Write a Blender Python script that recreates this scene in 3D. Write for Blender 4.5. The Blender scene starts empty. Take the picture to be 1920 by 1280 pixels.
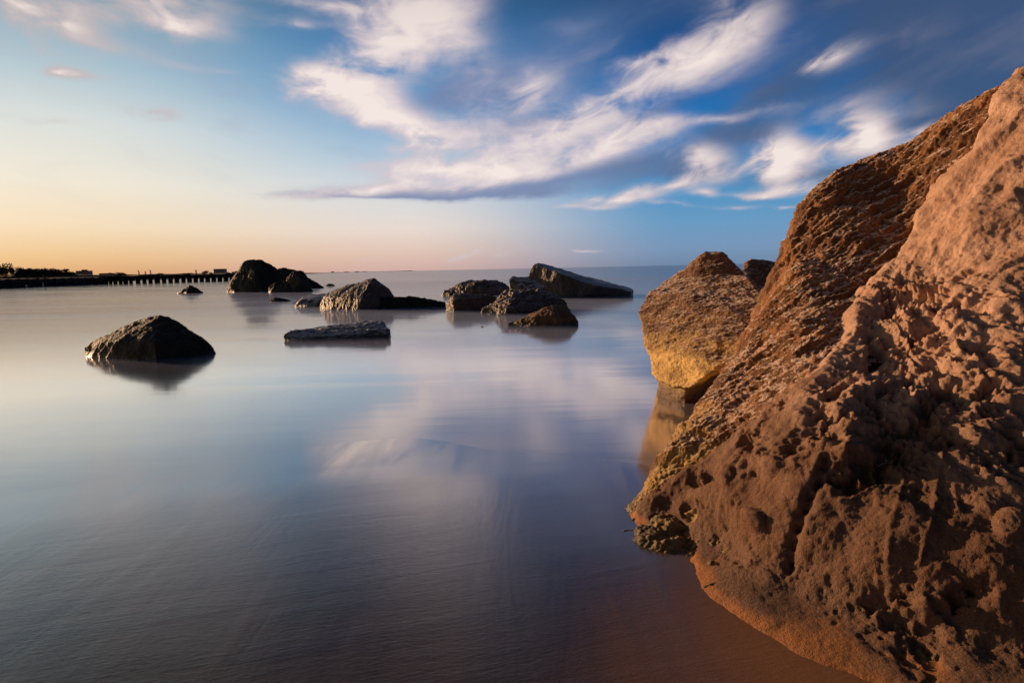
import bpy, bmesh, math, random
import numpy as np
from mathutils import Vector, Matrix, Euler
random.seed(7)
rng = np.random.RandomState(11)
R = math.radians
scene = bpy.context.scene
C = scene.collection

# ------------------------------------------------------------------ camera
H = 1.0                       # camera height, metres
F = 1067.0                    # focal length in photo pixels (1920 wide)
PITCH = 7.28; ROLL = -1.2
cam_d = bpy.data.cameras.new('camera')
cam = bpy.data.objects.new('camera', cam_d); C.objects.link(cam)
cam_d.sensor_width = 36; cam_d.lens = 36 * F / 1920
cam_d.clip_start = 0.02; cam_d.clip_end = 30000
MC = Matrix.Rotation(R(90 - PITCH), 3, 'X') @ Matrix.Rotation(R(ROLL), 3, 'Z')
cam.matrix_world = Matrix.Translation((0, 0, H)) @ MC.to_4x4()
scene.camera = cam
MN = np.array(MC)

def ray(px, py):
    return MC @ Vector(((px - 960) / F, -(py - 640) / F, -1))
def P(px, py, d):             # point at forward distance d metres seen at a pixel
    r = ray(px, py); return Vector((0, 0, H)) + r * (d / r.y)
def G(px, py, z=0.0):         # point on the level z seen at a pixel
    r = ray(px, py); return Vector((0, 0, H)) + r * ((z - H) / r.z)
def azel(px, py):
    r = ray(px, py).normalized(); return math.atan2(r.x, r.y), math.asin(r.z)
def project(co):              # numpy world -> photo pixel, used only to shape outlines
    q = (co - np.array([0, 0, H])) @ MN
    return 960 + F * q[:, 0] / -q[:, 2], 640 - F * q[:, 1] / -q[:, 2]

# ------------------------------------------------------------------ noise
_perm = rng.permutation(256); _perm = np.concatenate([_perm, _perm, _perm])
_grad = rng.normal(size=(256, 3)); _grad /= np.linalg.norm(_grad, axis=1)[:, None]
def pn(p):
    i = np.floor(p).astype(np.int64); f = p - i; i &= 255
    u = f * f * f * (f * (f * 6 - 15) + 10)
    r = 0
    for dx in (0, 1):
        wx = u[:, 0] if dx else 1 - u[:, 0]
        a = _perm[i[:, 0] + dx]
        for dy in (0, 1):
            wy = u[:, 1] if dy else 1 - u[:, 1]
            b = _perm[a + i[:, 1] + dy]
            for dz in (0, 1):
                wz = u[:, 2] if dz else 1 - u[:, 2]
                g = _grad[_perm[b + i[:, 2] + dz]]
                r = r + wx * wy * wz * (g[:, 0] * (f[:, 0] - dx) + g[:, 1] * (f[:, 1] - dy) + g[:, 2] * (f[:, 2] - dz))
    return r * 1.6
def fbm(p, o=5, gain=.5, lac=2.07):
    s = 0; a = 1.0; q = p
    for k in range(o):
        s = s + a * pn(q); q = q * lac + 17.3; a *= gain
    return s
def ridged(p, o=5, gain=.5, lac=2.1):
    s = 0; a = 1.0; q = p; t = 0
    for k in range(o):
        s = s + a * (1 - np.abs(pn(q)) * 2); t += a; q = q * lac + 9.1; a *= gain
    return s / t
def billow(p, o=3, gain=.5, lac=2.1):
    s = 0; a = 1.0; q = p; t = 0
    for k in range(o):
        s = s + a * np.abs(pn(q)); t += a; q = q * lac + 5.7; a *= gain
    return s / t
def sstep(a, b, x):
    t = np.clip((x - a) / (b - a), 0, 1); return t * t * (3 - 2 * t)
def worley(p, seed=0, want='f1'):
    i = np.floor(p).astype(np.int64); f = p - i
    best = np.full(len(p), 9.0); sec = np.full(len(p), 9.0)
    for dx in (-1, 0, 1):
        for dy in (-1, 0, 1):
            for dz in (-1, 0, 1):
                c = i + np.array([dx, dy, dz]); h = _perm[(_perm[(_perm[(c[:, 0] + seed) & 255] + c[:, 1]) & 255] + c[:, 2]) & 255]
                o = np.stack([_perm[h] / 255., _perm[h + 101] / 255., _perm[h + 57] / 255.], 1)
                d = np.linalg.norm(np.array([dx, dy, dz]) + o - f, axis=1)
                sec = np.minimum(sec, np.maximum(best, d)); best = np.minimum(best, d)
    return best if want == 'f1' else sec - best

# ------------------------------------------------------------------ object helpers
def tag(o, label=None, cat=None, group=None, kind=None):
    if label: o['label'] = label
    if cat: o['category'] = cat
    if group: o['group'] = group
    if kind: o['kind'] = kind
    return o
def link(name, me, mat, parent=None, smooth=True, origin=None):
    o = bpy.data.objects.new(name, me); C.objects.link(o)
    if mat: me.materials.append(mat)
    if smooth: me.polygons.foreach_set('use_smooth', [True] * len(me.polygons))
    if origin is not None:
        me.transform(Matrix.Translation(-Vector(origin))); o.location = origin
    if parent: o.parent = parent; o.matrix_parent_inverse = Matrix.Translation(-parent.location)
    return o
def empty(name, loc):
    o = bpy.data.objects.new(name, None); C.objects.link(o); o.location = loc; return o
def bm_obj(name, bm, mat, parent=None, smooth=False, origin=None):
    me = bpy.data.meshes.new(name); bm.to_mesh(me); bm.free()
    return link(name, me, mat, parent, smooth, origin)
def box(bm, a, b, bev=0):
    """box between corner a and b"""
    a = Vector(a); b = Vector(b); c = (a + b) / 2; s = b - a
    r = bmesh.ops.create_cube(bm, size=1, matrix=Matrix.Translation(c) @ Matrix.Diagonal((*s, 1)))
    if bev: bmesh.ops.bevel(bm, geom=list({e for v in r['verts'] for e in v.link_edges}), offset=bev, segments=1, affect='EDGES')
    return r['verts']
def grid_mesh(name, co, nu, nv, keep=None):
    me = bpy.data.meshes.new(name)
    idx = np.arange(nu * nv).reshape(nv, nu)
    q = np.stack([idx[:-1, :-1], idx[:-1, 1:], idx[1:, 1:], idx[1:, :-1]], -1).reshape(-1, 4)
    if keep is not None:
        q = q[keep[q].any(axis=1)]
        used = np.zeros(len(co), bool); used[q.ravel()] = True
        new = np.cumsum(used) - 1; q = new[q]; co = co[used]
    me.vertices.add(len(co)); me.vertices.foreach_set('co', co.astype(np.float32).ravel())
    me.loops.add(q.size); me.loops.foreach_set('vertex_index', q.astype(np.int32).ravel())
    me.polygons.add(len(q)); me.polygons.foreach_set('loop_start', (np.arange(len(q)) * 4).astype(np.int32))
    me.update(calc_edges=True); me.validate()
    return me

# ------------------------------------------------------------------ node helpers
class NT:
    def __init__(s, tree):
        s.t = tree; s.n = tree.nodes; s.l = tree.links
    def new(s, typ, ins=None, **props):
        n = s.n.new(typ)
        for k, v in props.items(): setattr(n, k, v)
        for k, v in (ins or {}).items():
            sock = n.inputs[k]
            if isinstance(v, bpy.types.NodeSocket): s.l.new(v, sock)
            elif isinstance(v, bpy.types.Node): s.l.new(v.outputs[0], sock)
            else: sock.default_value = v
        return n
    def math(s, op, a, b=None, c=None, clamp=False):
        ins = {0: a}
        if b is not None: ins[1] = b
        if c is not None: ins[2] = c
        return s.new('ShaderNodeMath', ins, operation=op, use_clamp=clamp).outputs[0]
    def mix(s, f, a, b, blend='MIX', clampf=True):
        n = s.new('ShaderNodeMix', {0: f, 6: a, 7: b}, data_type='RGBA', blend_type=blend)
        return n.outputs[2]
    def rng(s, v, a, b, c=0, d=1, smooth=True):
        return s.new('ShaderNodeMapRange', {'Value': v, 'From Min': a, 'From Max': b, 'To Min': c, 'To Max': d},
                     interpolation_type='SMOOTHSTEP' if smooth else 'LINEAR').outputs[0]
    def noise(s, vec, scale, detail=5, rough=.5, dist=0, lac=2.0):
        return s.new('ShaderNodeTexNoise', {'Vector': vec, 'Scale': scale, 'Detail': detail, 'Roughness': rough, 'Distortion': dist, 'Lacunarity': lac}).outputs[0]
    def mapping(s, vec, scale=(1, 1, 1), rot=(0, 0, 0), loc=(0, 0, 0), typ='POINT'):
        return s.new('ShaderNodeMapping', {'Vector': vec, 'Scale': scale, 'Rotation': rot, 'Location': loc}, vector_type=typ).outputs[0]
    def ramp(s, v, stops, interp='EASE'):
        n = s.new('ShaderNodeValToRGB', {0: v}); cr = n.color_ramp; cr.interpolation = interp
        while len(cr.elements) < len(stops): cr.elements.new(0.5)
        for e, (p, c) in zip(cr.elements, stops): e.position = p; e.color = (*c, 1)
        return n.outputs[0]
def lin(r, g, b):
    f = lambda c: (c / 255 / 12.92) if c / 255 <= .04045 else ((c / 255 + .055) / 1.055) ** 2.4
    return (f(r), f(g), f(b))
def new_mat(name):
    m = bpy.data.materials.new(name); m.use_nodes = True; m.node_tree.nodes.clear()
    return m, NT(m.node_tree)
def c4(c): return (*c, 1)

# ------------------------------------------------------------------ sun and sky
SUN_AZ, SUN_EL = -60.0, 10.0      # degrees from straight ahead, negative = left
sd = Vector((math.sin(R(SUN_AZ)) * math.cos(R(SUN_EL)), math.cos(R(SUN_AZ)) * math.cos(R(SUN_EL)), math.sin(R(SUN_EL))))
sl = bpy.data.lights.new('sun', 'SUN'); sl.energy = 5.0; sl.angle = R(0.6); sl.color = (1.0, 0.60, 0.32)
so = bpy.data.objects.new('sun', sl); C.objects.link(so); so.location = (-6, 4, 6)
so.rotation_euler = sd.to_track_quat('Z', 'Y').to_euler()

w = bpy.data.worlds.new('World'); scene.world = w; w.use_nodes = True
nt = NT(w.node_tree); nt.n.clear()
tc = nt.new('ShaderNodeTexCoord').outputs['Generated']
sx = nt.new('ShaderNodeSeparateXYZ', {0: tc})
az = nt.math('ARCTAN2', sx.outputs[0], sx.outputs[1])
el = nt.math('ARCSINE', sx.outputs[2])
ela = nt.math('ABSOLUTE', el)
def ramp_el(stops):               # stops: (elevation in degrees, sRGB)
    v = nt.math('DIVIDE', ela, R(90), clamp=True)
    return nt.ramp(v, [(e / 90, lin(*c)) for e, c in stops], 'LINEAR')
rl = ramp_el([(0, (214, 160, 112)), (1.6, (232, 192, 144)), (4, (242, 220, 188)), (7.5, (240, 232, 216)), (12, (218, 224, 222)), (17, (160, 190, 206)), (22, (112, 148, 168)), (30, (66, 74, 80)), (36, (36, 38, 40)), (50, (12, 18, 30)), (90, (8, 14, 26))])
rm = ramp_el([(0, (212, 176, 170)), (1.6, (226, 196, 182)), (4, (234, 220, 212)), (7.5, (216, 221, 226)), (11, (170, 198, 220)), (15, (112, 162, 205)), (20, (62, 126, 180)), (26, (40, 78, 120)), (34, (26, 32, 46)), (55, (8, 12, 26)), (90, (6, 10, 20))])
rr = ramp_el([(0, (112, 138, 168)), (1.6, (120, 152, 188)), (4, (104, 156, 198)), (7.5, (64, 146, 200)), (11, (22, 124, 192)), (16, (12, 100, 172)), (20, (22, 78, 138)), (26, (34, 60, 96)), (36, (18, 26, 46)), (55, (8, 12, 24)), (90, (6, 10, 20))])
rb = ramp_el([(0, (70, 74, 96)), (8, (46, 62, 92)), (25, (26, 42, 74)), (60, (8, 14, 28)), (90, (6, 10, 20))])
rs = ramp_el([(0, (240, 150, 60)), (4, (250, 200, 120)), (10, (240, 215, 180)), (20, (150, 170, 185)), (40, (30, 45, 70)), (90, (6, 10, 20))])
m1 = nt.mix(nt.rng(az, R(-38), R(-10)), rl, rm)
m1 = nt.mix(nt.rng(az, R(-11), R(17)), m1, rr)
m1 = nt.mix(nt.rng(az, R(45), R(95)), m1, rb)
m1 = nt.mix(nt.rng(az, R(-42), R(-68)), m1, rs)
base = nt.mix(nt.rng(az, R(-95), R(-140)), m1, rb)
nis = nt.new('ShaderNodeTexSky', sky_type='NISHITA', sun_disc=False, sun_elevation=R(SUN_EL), sun_rotation=R(SUN_AZ), air_density=1.2, dust_density=1.5)
nsc = nt.new('ShaderNodeVectorMath', {0: nis.outputs[0], 3: 0.08}, operation='SCALE').outputs[0]
base = nt.mix(0.06, base, nsc)
# cloud streaks follow lines that climb to the right
az2 = nt.math('ADD', az, .35); az2 = nt.math('MULTIPLY', az2, az2)
elc = nt.math('MULTIPLY_ADD', az2, -.16, el)
cv = nt.new('ShaderNodeCombineXYZ', {0: az, 1: elc}).outputs[0]
n1 = nt.noise(nt.mapping(cv, (3.0, 7.5, 1), loc=(3.1, 0, 0)), 2.0, 4, .52, .3)
n2 = nt.noise(nt.mapping(cv, (3.5, 24, 1), loc=(9, 4, 2)), 2.4, 3, .5, .2)
n3 = nt.noise(nt.mapping(cv, (5, 9, 1), loc=(1, 7, 5)), 3.0, 4, .55, .5)
wx = nt.math('MULTIPLY_ADD', n3, .07, -.035)
wy = nt.math('MULTIPLY_ADD', n1, .026, -.013)
pv = nt.new('ShaderNodeCombineXYZ', {0: nt.math('ADD', az, wx), 1: nt.math('ADD', el, wy)}).outputs[0]
def blobs(lst, k=2.15):
    acc = 0.0
    for (cx, cy, a, b, ang, wt) in lst:
        c0 = azel(cx, cy); t = R(ang)
        e1 = azel(cx + a * math.cos(t), cy - a * math.sin(t)); e2 = azel(cx + b * math.sin(t), cy + b * math.cos(t))
        l1 = math.hypot(e1[0] - c0[0], e1[1] - c0[1]); l2 = math.hypot(e2[0] - c0[0], e2[1] - c0[1])
        an = math.atan2(e1[1] - c0[1], e1[0] - c0[0])
        mp = nt.mapping(pv, (l1 * k, l2 * k, 1), (0, 0, an), (c0[0], c0[1], 0), 'TEXTURE')
        g = nt.new('ShaderNodeTexGradient', {0: mp}, gradient_type='QUADRATIC_SPHERE').outputs[1]
        acc = nt.math('MULTIPLY_ADD', g, wt, acc)
    return acc
WHITE = [
 (640,172,95,34,-4,1.5),(610,165,60,20,0,1.0),(705,120,120,44,28,1.2),(770,70,110,55,40,1.0),(800,10,100,60,25,1.0),(860,60,70,90,20,.65),(905,110,50,80,10,.35),
 (690,198,100,26,-28,1.5),(755,228,80,28,-32,1.5),(800,255,55,16,-20,1.0),(840,248,90,26,0,.8),
 (770,-70,150,70,20,1.1),(860,-170,120,50,30,.9),(560,-60,160,30,10,.5),
 (900,285,95,30,8,1.1),(1000,268,90,20,16,1.2),(1075,235,70,20,24,1.1),(1150,200,110,30,24,1.0),(1245,150,120,34,24,1.1),(1335,98,110,36,26,1.2),(1405,45,90,34,30,1.1),(1235,112,90,14,12,1.1),
 (1180,262,100,24,12,1.5),(1100,292,90,18,8,1.1),(1245,236,60,14,8,1.0),(1000,180,66,40,28,1.4),(870,230,60,30,10,.5),(1420,-60,120,30,25,.6),
 (735,310,60,30,25,.9),(830,318,130,20,4,1.2),(960,318,110,18,3,1.2),(640,362,110,8,4,1.3),(770,350,150,14,4,1.0),(900,345,120,14,4,.8),(1000,325,60,10,0,.8),
 (1312,288,40,20,0,1.6),(1330,315,60,26,25,.9),(1270,348,70,12,12,1.2),(1160,376,80,9,4,1.5),(1185,362,40,10,8,1.2),(1100,388,60,4,0,1.0),
 (1466,292,40,34,6,3.4),(1400,320,80,20,6,.7),(1560,310,90,20,4,.6),(1500,300,60,20,0,.9),(1628,250,32,26,30,2.8),(1570,276,50,18,6,1.8),(1650,266,60,18,4,1.6),(1730,253,60,9,18,1.2),
 (1540,345,60,12,8,1.6),(1480,358,60,10,4,1.2),(1440,366,30,5,0,.8),(1318,358,24,6,0,1.4),(1380,385,60,5,0,.7),(1260,382,30,4,0,.9),(1490,389,30,4,0,.7),(1390,362,40,5,0,.6),
 (1565,108,50,20,18,1.3),(1700,70,160,34,14,.35),(1600,190,150,22,12,.55),(1680,215,110,20,8,.7),(1345,222,60,7,6,.9),(1440,205,80,10,12,.5),
 (140,145,50,9,-4,1.8),(295,215,50,10,-8,1.7),(130,45,80,22,-4,1.5),(350,50,90,18,-10,1.8),(300,10,160,24,-4,1.4),(60,10,90,22,0,1.2),(120,-90,240,50,-6,1.0),(380,-110,200,40,-8,1.0),(250,-220,300,60,-8,.9),(80,100,160,26,-4,.6),(180,190,200,16,-6,.4),(560,42,60,10,-4,.8),(190,85,160,18,-6,.6),(330,120,60,8,-10,.5),(420,130,60,6,-6,.4),(110,228,80,8,-3,.5),(650,12,160,10,-4,.7),
 (868,478,26,6,14,.8),(893,468,9,6,30,.8),(940,478,20,5,0,.6),(1100,470,34,3,0,1.0),(690,487,14,4,0,.5),(980,470,30,3,0,.5)]
DARK = [
 (850,185,130,42,14,1.3),(900,130,90,60,10,.5),(850,362,230,12,1,1.6),(700,366,130,5,0,1.6),(1060,342,200,22,5,1.0),(1500,330,180,20,4,.8),(1290,325,120,20,10,.6),
 (1100,50,190,50,16,.6),(1690,60,260,110,12,1.3),(1830,170,200,90,10,1.2),(1450,170,140,50,22,.8),(1900,0,220,110,0,1.4),(1000,235,110,26,16,.8),(1050,130,120,40,22,.6),
 (1650,330,160,30,4,.6),(1230,210,130,24,24,.7),(1150,310,200,26,6,1.0),(980,200,160,50,20,.6),(720,60,200,70,20,.5),(1350,250,200,40,14,.6),(1400,250,90,16,8,.4),(1000,-80,260,60,10,.8),(1500,-80,300,90,10,1.1),(1750,240,200,30,8,1.0),(900,-250,300,90,20,.7),(1400,-260,300,90,20,.8)]
WHITE = [(x, y, a * (.88 if a > 2.5 * b and y < 310 else 1), b * (1.14 if a > 2.5 * b and y < 310 else 1.05), g, wt_) for x, y, a, b, g, wt_ in WHITE]
dw = blobs(WHITE, 2.3); dd = blobs(DARK, 2.0)
nw = nt.math('MULTIPLY_ADD', n1, .8, nt.math('MULTIPLY_ADD', n2, .35, nt.math('MULTIPLY_ADD', n3, 1.5, -.74)))
aw = nt.rng(nt.math('MULTIPLY', dw, nw), .03, .85)
ad = nt.rng(nt.math('MULTIPLY', dd, nt.math('MULTIPLY_ADD', n1, 1.4, .15)), .02, .9, 0, .88)
# faint wisps everywhere else
wis = nt.math('MULTIPLY', nt.rng(n1, .50, .80, 0, .30), nt.rng(el, R(3), R(14)))
wcol_l = c4(lin(240, 212, 190)); 
white = nt.mix(nt.rng(az, R(-40), R(-12)), c4(lin(226, 205, 190)), c4(lin(240, 222, 220)))
hi = nt.math('MULTIPLY', nt.rng(nt.math('MULTIPLY', dw, nw), .5, 1.5), .9)
grey = nt.mix(nt.rng(az, R(0), R(32)), c4(lin(118, 134, 172)), c4(lin(64, 84, 118)))
white = nt.mix(hi, nt.mix(.35, white, grey), c4(lin(252, 236, 228)))
white = nt.mix(nt.rng(el, R(17), R(36)), white, nt.mix(.55, white, c4(lin(60, 62, 80))))
sky = nt.mix(ad, base, grey)
sky = nt.mix(wis, sky, nt.mix(.4, grey, white))
sky = nt.mix(nt.math('MULTIPLY', aw, .95), sky, white)
bg = nt.new('ShaderNodeBackground', {'Color': sky, 'Strength': 1.0})
nt.new('ShaderNodeOutputWorld', {0: bg})
w.cycles.sampling_method = 'MANUAL'; w.cycles.sample_map_resolution = 512

# ------------------------------------------------------------------ materials
def rock_mat(name, c1, c2, c3, dust_sheen=None, dust_sheen_amt=.5, scale=1.0, wetz=.12, rough=.75, wetcol=(.012, .012, .010), moss_glow=None, moss_glow_amt=0.0, moss_glow_z=.4, bump=1.0, streak=(1, 1, 1), spec=.35):
    """stone: three tones, pores, a wet algae band above the water, settled sand and painted sky sheen on what faces up"""
    m, t = new_mat(name)
    tc = t.new('ShaderNodeTexCoord').outputs['Object']
    geo = t.new('ShaderNodeNewGeometry')
    sv = t.mapping(tc, streak, (0, .5, .3))
    a = t.noise(sv, 2.2 * scale, 9, .62, .4)
    b = t.noise(sv, 11 * scale, 8, .68)
    col = t.mix(t.rng(a, .38, .62), c4(c1), c4(c2))
    col = t.mix(t.rng(b, .50, .68, 0, .85), col, c4(c3))
    fine = t.noise(tc, 60 * scale, 6, .7)
    col = t.mix(t.rng(fine, .35, .65, 0, .5), col, t.mix(.55, col, (0.02, .015, .01, 1)))
    if dust_sheen:
        nz = t.new('ShaderNodeSeparateXYZ', {0: geo.outputs['Normal']}).outputs[2]
        up = t.math('ADD', nz, t.math('MULTIPLY_ADD', b, 1.1, -.55))
        up = t.math('ADD', up, t.math('MULTIPLY_ADD', fine, .5, -.25))
        col = t.mix(t.math('MULTIPLY', t.rng(up, 1.02 - dust_sheen_amt, 1.22 - dust_sheen_amt), .9), col, c4(dust_sheen))  # great boulder: settled sand; sea rocks: sky reflection painted onto upward faces
    pz = t.new('ShaderNodeSeparateXYZ', {0: geo.outputs['Position']}).outputs[2]
    if moss_glow:
        mm = t.rng(t.math('ADD', pz, t.math('MULTIPLY_ADD', a, 1.1, -.55)), moss_glow_z, moss_glow_z * .3)
        col = t.mix(t.math('MULTIPLY', mm, moss_glow_amt), col, c4(moss_glow))
    wz = t.math('ADD', pz, t.math('MULTIPLY_ADD', a, .16, -.08))
    wet = t.rng(wz, wetz * 1.2, wetz * .1)
    col = t.mix(t.math('MULTIPLY', wet, .85), col, c4(wetcol))
    rg = t.math('MULTIPLY_ADD', wet, .32 - rough, t.math('MULTIPLY_ADD', fine, .25, rough - .1))
    h = t.math('MULTIPLY_ADD', fine, .35, t.math('MULTIPLY', b, 1.0))
    vor = t.new('ShaderNodeTexVoronoi', {'Vector': tc, 'Scale': 38 * scale}).outputs[0]
    h = t.math('MULTIPLY_ADD', vor, .25, h)
    bp = t.new('ShaderNodeBump', {'Height': h, 'Strength': .7 * bump, 'Distance': .035 / scale})
    p = t.new('ShaderNodeBsdfPrincipled', {'Base Color': col, 'Roughness': rg, 'Normal': bp, 'Specular IOR Level': spec})
    t.new('ShaderNodeOutputMaterial', {0: p})
    return m

M_boulder = rock_mat('boulder_stone', (.36, .16, .055), (.15, .065, .028), (.055, .028, .017), dust_sheen=(.66, .48, .37), dust_sheen_amt=.42, scale=2.2, wetz=.07, moss_glow=(.46, .30, .085), moss_glow_amt=.75, moss_glow_z=.36, wetcol=(.05, .035, .012), bump=1.1)
M_bould2 = rock_mat('leaning_stone', (.28, .15, .075), (.17, .085, .045), (.09, .048, .030), dust_sheen=(.60, .45, .36), dust_sheen_amt=.40, scale=1.3, wetz=.20, wetcol=(.050, .017, .008), moss_glow=(.78, .52, .18), moss_glow_amt=.85, moss_glow_z=.62, bump=1.0, streak=(.7, 1, 2.2))  # golden lower face: yellowish stone, brightened in colour for the low sun
M_dark = rock_mat('wet_dark_stone', (.026, .025, .015), (.014, .014, .009), (.045, .036, .020), dust_sheen=(.050, .045, .034), dust_sheen_amt=.20, scale=1.2, wetz=.06, rough=.6, spec=.3)
M_dark2 = rock_mat('black_stone', (.028, .026, .020), (.014, .014, .012), (.040, .038, .030), dust_sheen=(.07, .075, .065), dust_sheen_amt=.2, scale=.7, wetz=.10, rough=.65)
M_brown = rock_mat('brown_stone', (.17, .10, .048), (.09, .055, .030), (.050, .032, .020), dust_sheen=(.34, .31, .30), dust_sheen_amt=.36, scale=1.0, wetz=.10, rough=.45, spec=.6)
M_orange = rock_mat('rusty_stone', (.26, .14, .05), (.14, .075, .030), (.05, .032, .020), dust_sheen=(.22, .18, .13), dust_sheen_amt=.2, scale=1.6, wetz=.10, rough=.6)
M_slab = rock_mat('slab_stone', (.085, .055, .025), (.050, .034, .018), (.030, .022, .014), dust_sheen=(.42, .43, .46), dust_sheen_amt=.60, scale=.9, wetz=.14, rough=.4, spec=.7)
M_flat = rock_mat('weedy_flat_stone', (.045, .042, .032), (.022, .022, .018), (.07, .075, .035), dust_sheen=(.42, .44, .46), dust_sheen_amt=.42, scale=1.5, wetz=.05, rough=.35, spec=.8)

def sand_mat():
    m, t = new_mat('heaped_sand')
    tc = t.new('ShaderNodeTexCoord').outputs['Object']; geo = t.new('ShaderNodeNewGeometry')
    a = t.noise(tc, 3.2, 8, .6, .3); g = t.noise(tc, 190, 4, .8); b = t.noise(tc, 26, 7, .65)
    col = t.mix(t.rng(a, .35, .66), (.76, .49, .35, 1), (.56, .33, .215, 1))
    col = t.mix(t.rng(b, .48, .66, 0, .45), col, (.36, .185, .11, 1))
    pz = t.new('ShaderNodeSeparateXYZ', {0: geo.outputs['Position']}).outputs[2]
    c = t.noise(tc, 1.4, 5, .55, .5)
    # damp and shade darken the low sand and tongues; upper sunlit band painted paler
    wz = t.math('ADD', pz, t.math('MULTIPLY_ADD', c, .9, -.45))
    damp_shade = t.rng(t.math('ADD', wz, t.math('MULTIPLY_ADD', b, .3, -.15)), .64, .22)
    col = t.mix(t.math('MULTIPLY', damp_shade, .85), col, (.135, .064, .034, 1))
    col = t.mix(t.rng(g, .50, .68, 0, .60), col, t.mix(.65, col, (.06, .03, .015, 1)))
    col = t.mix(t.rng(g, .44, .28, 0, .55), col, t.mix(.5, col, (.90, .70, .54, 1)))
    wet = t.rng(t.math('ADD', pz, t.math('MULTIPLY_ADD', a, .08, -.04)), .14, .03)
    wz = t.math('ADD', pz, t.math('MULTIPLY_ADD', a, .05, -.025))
    toe_glow = t.rng(wz, .032, .018)
    col = t.mix(t.math('MULTIPLY', toe_glow, .8), col, (.50, .20, .062, 1))  # sunlit orange strip along the foot, painted into the sand colour
    h = t.math('MULTIPLY_ADD', g, .16, t.math('MULTIPLY', b, .55))
    h = t.math('MULTIPLY_ADD', t.noise(tc, 130, 4, .75), .50, h)
    bp = t.new('ShaderNodeBump', {'Height': h, 'Strength': 1.0, 'Distance': .019})
    p = t.new('ShaderNodeBsdfPrincipled', {'Base Color': col, 'Roughness': t.math('MULTIPLY_ADD', wet, -.30, .88), 'Normal': bp, 'Specular IOR Level': .25})
    t.new('ShaderNodeOutputMaterial', {0: p})
    return m
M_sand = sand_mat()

def sea_mat():
    m, t = new_mat('sea_water')
    geo = t.new('ShaderNodeNewGeometry'); pos = geo.outputs['Position']
    # long smooth swells running along the shore, averaged by the slow sea
    big = t.noise(t.mapping(pos, (.10, .45, 1), (0, 0, R(-6))), 1.0, 2, .5, .4)
    mid = t.noise(t.mapping(pos, (.5, 2.4, 1), (0, 0, R(-8))), 1.0, 4, .5, .3)
    milk = t.mix(t.rng(big, .35, .65), (.26, .25, .28, 1), (.36, .34, .36, 1))
    milk = t.mix(t.rng(mid, .4, .65, 0, .7), milk, (.18, .185, .225, 1))
    h = t.math('MULTIPLY_ADD', mid, .12, big)
    bp = t.new('ShaderNodeBump', {'Height': h, 'Strength': .15, 'Distance': .10})
    dif = t.new('ShaderNodeBsdfDiffuse', {'Color': milk})
    rg = t.rng(big, .3, .7, .07, .14)
    fr = t.new('ShaderNodeFresnel', {'IOR': 1.75}).outputs[0]
    gc = t.mix(t.rng(fr, .45, .95), (.92, .89, .87, 1), (.60, .64, .70, 1))
    glo = t.new('ShaderNodeBsdfGlossy', {'Color': gc, 'Roughness': rg, 'Normal': bp})
    fac = t.rng(fr, .06, .45, .22, .90, False)
    mx = t.new('ShaderNodeMixShader', {0: fac, 1: dif, 2: glo})
    t.new('ShaderNodeOutputMaterial', {0: mx})
    return m
M_sea = sea_mat()
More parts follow.
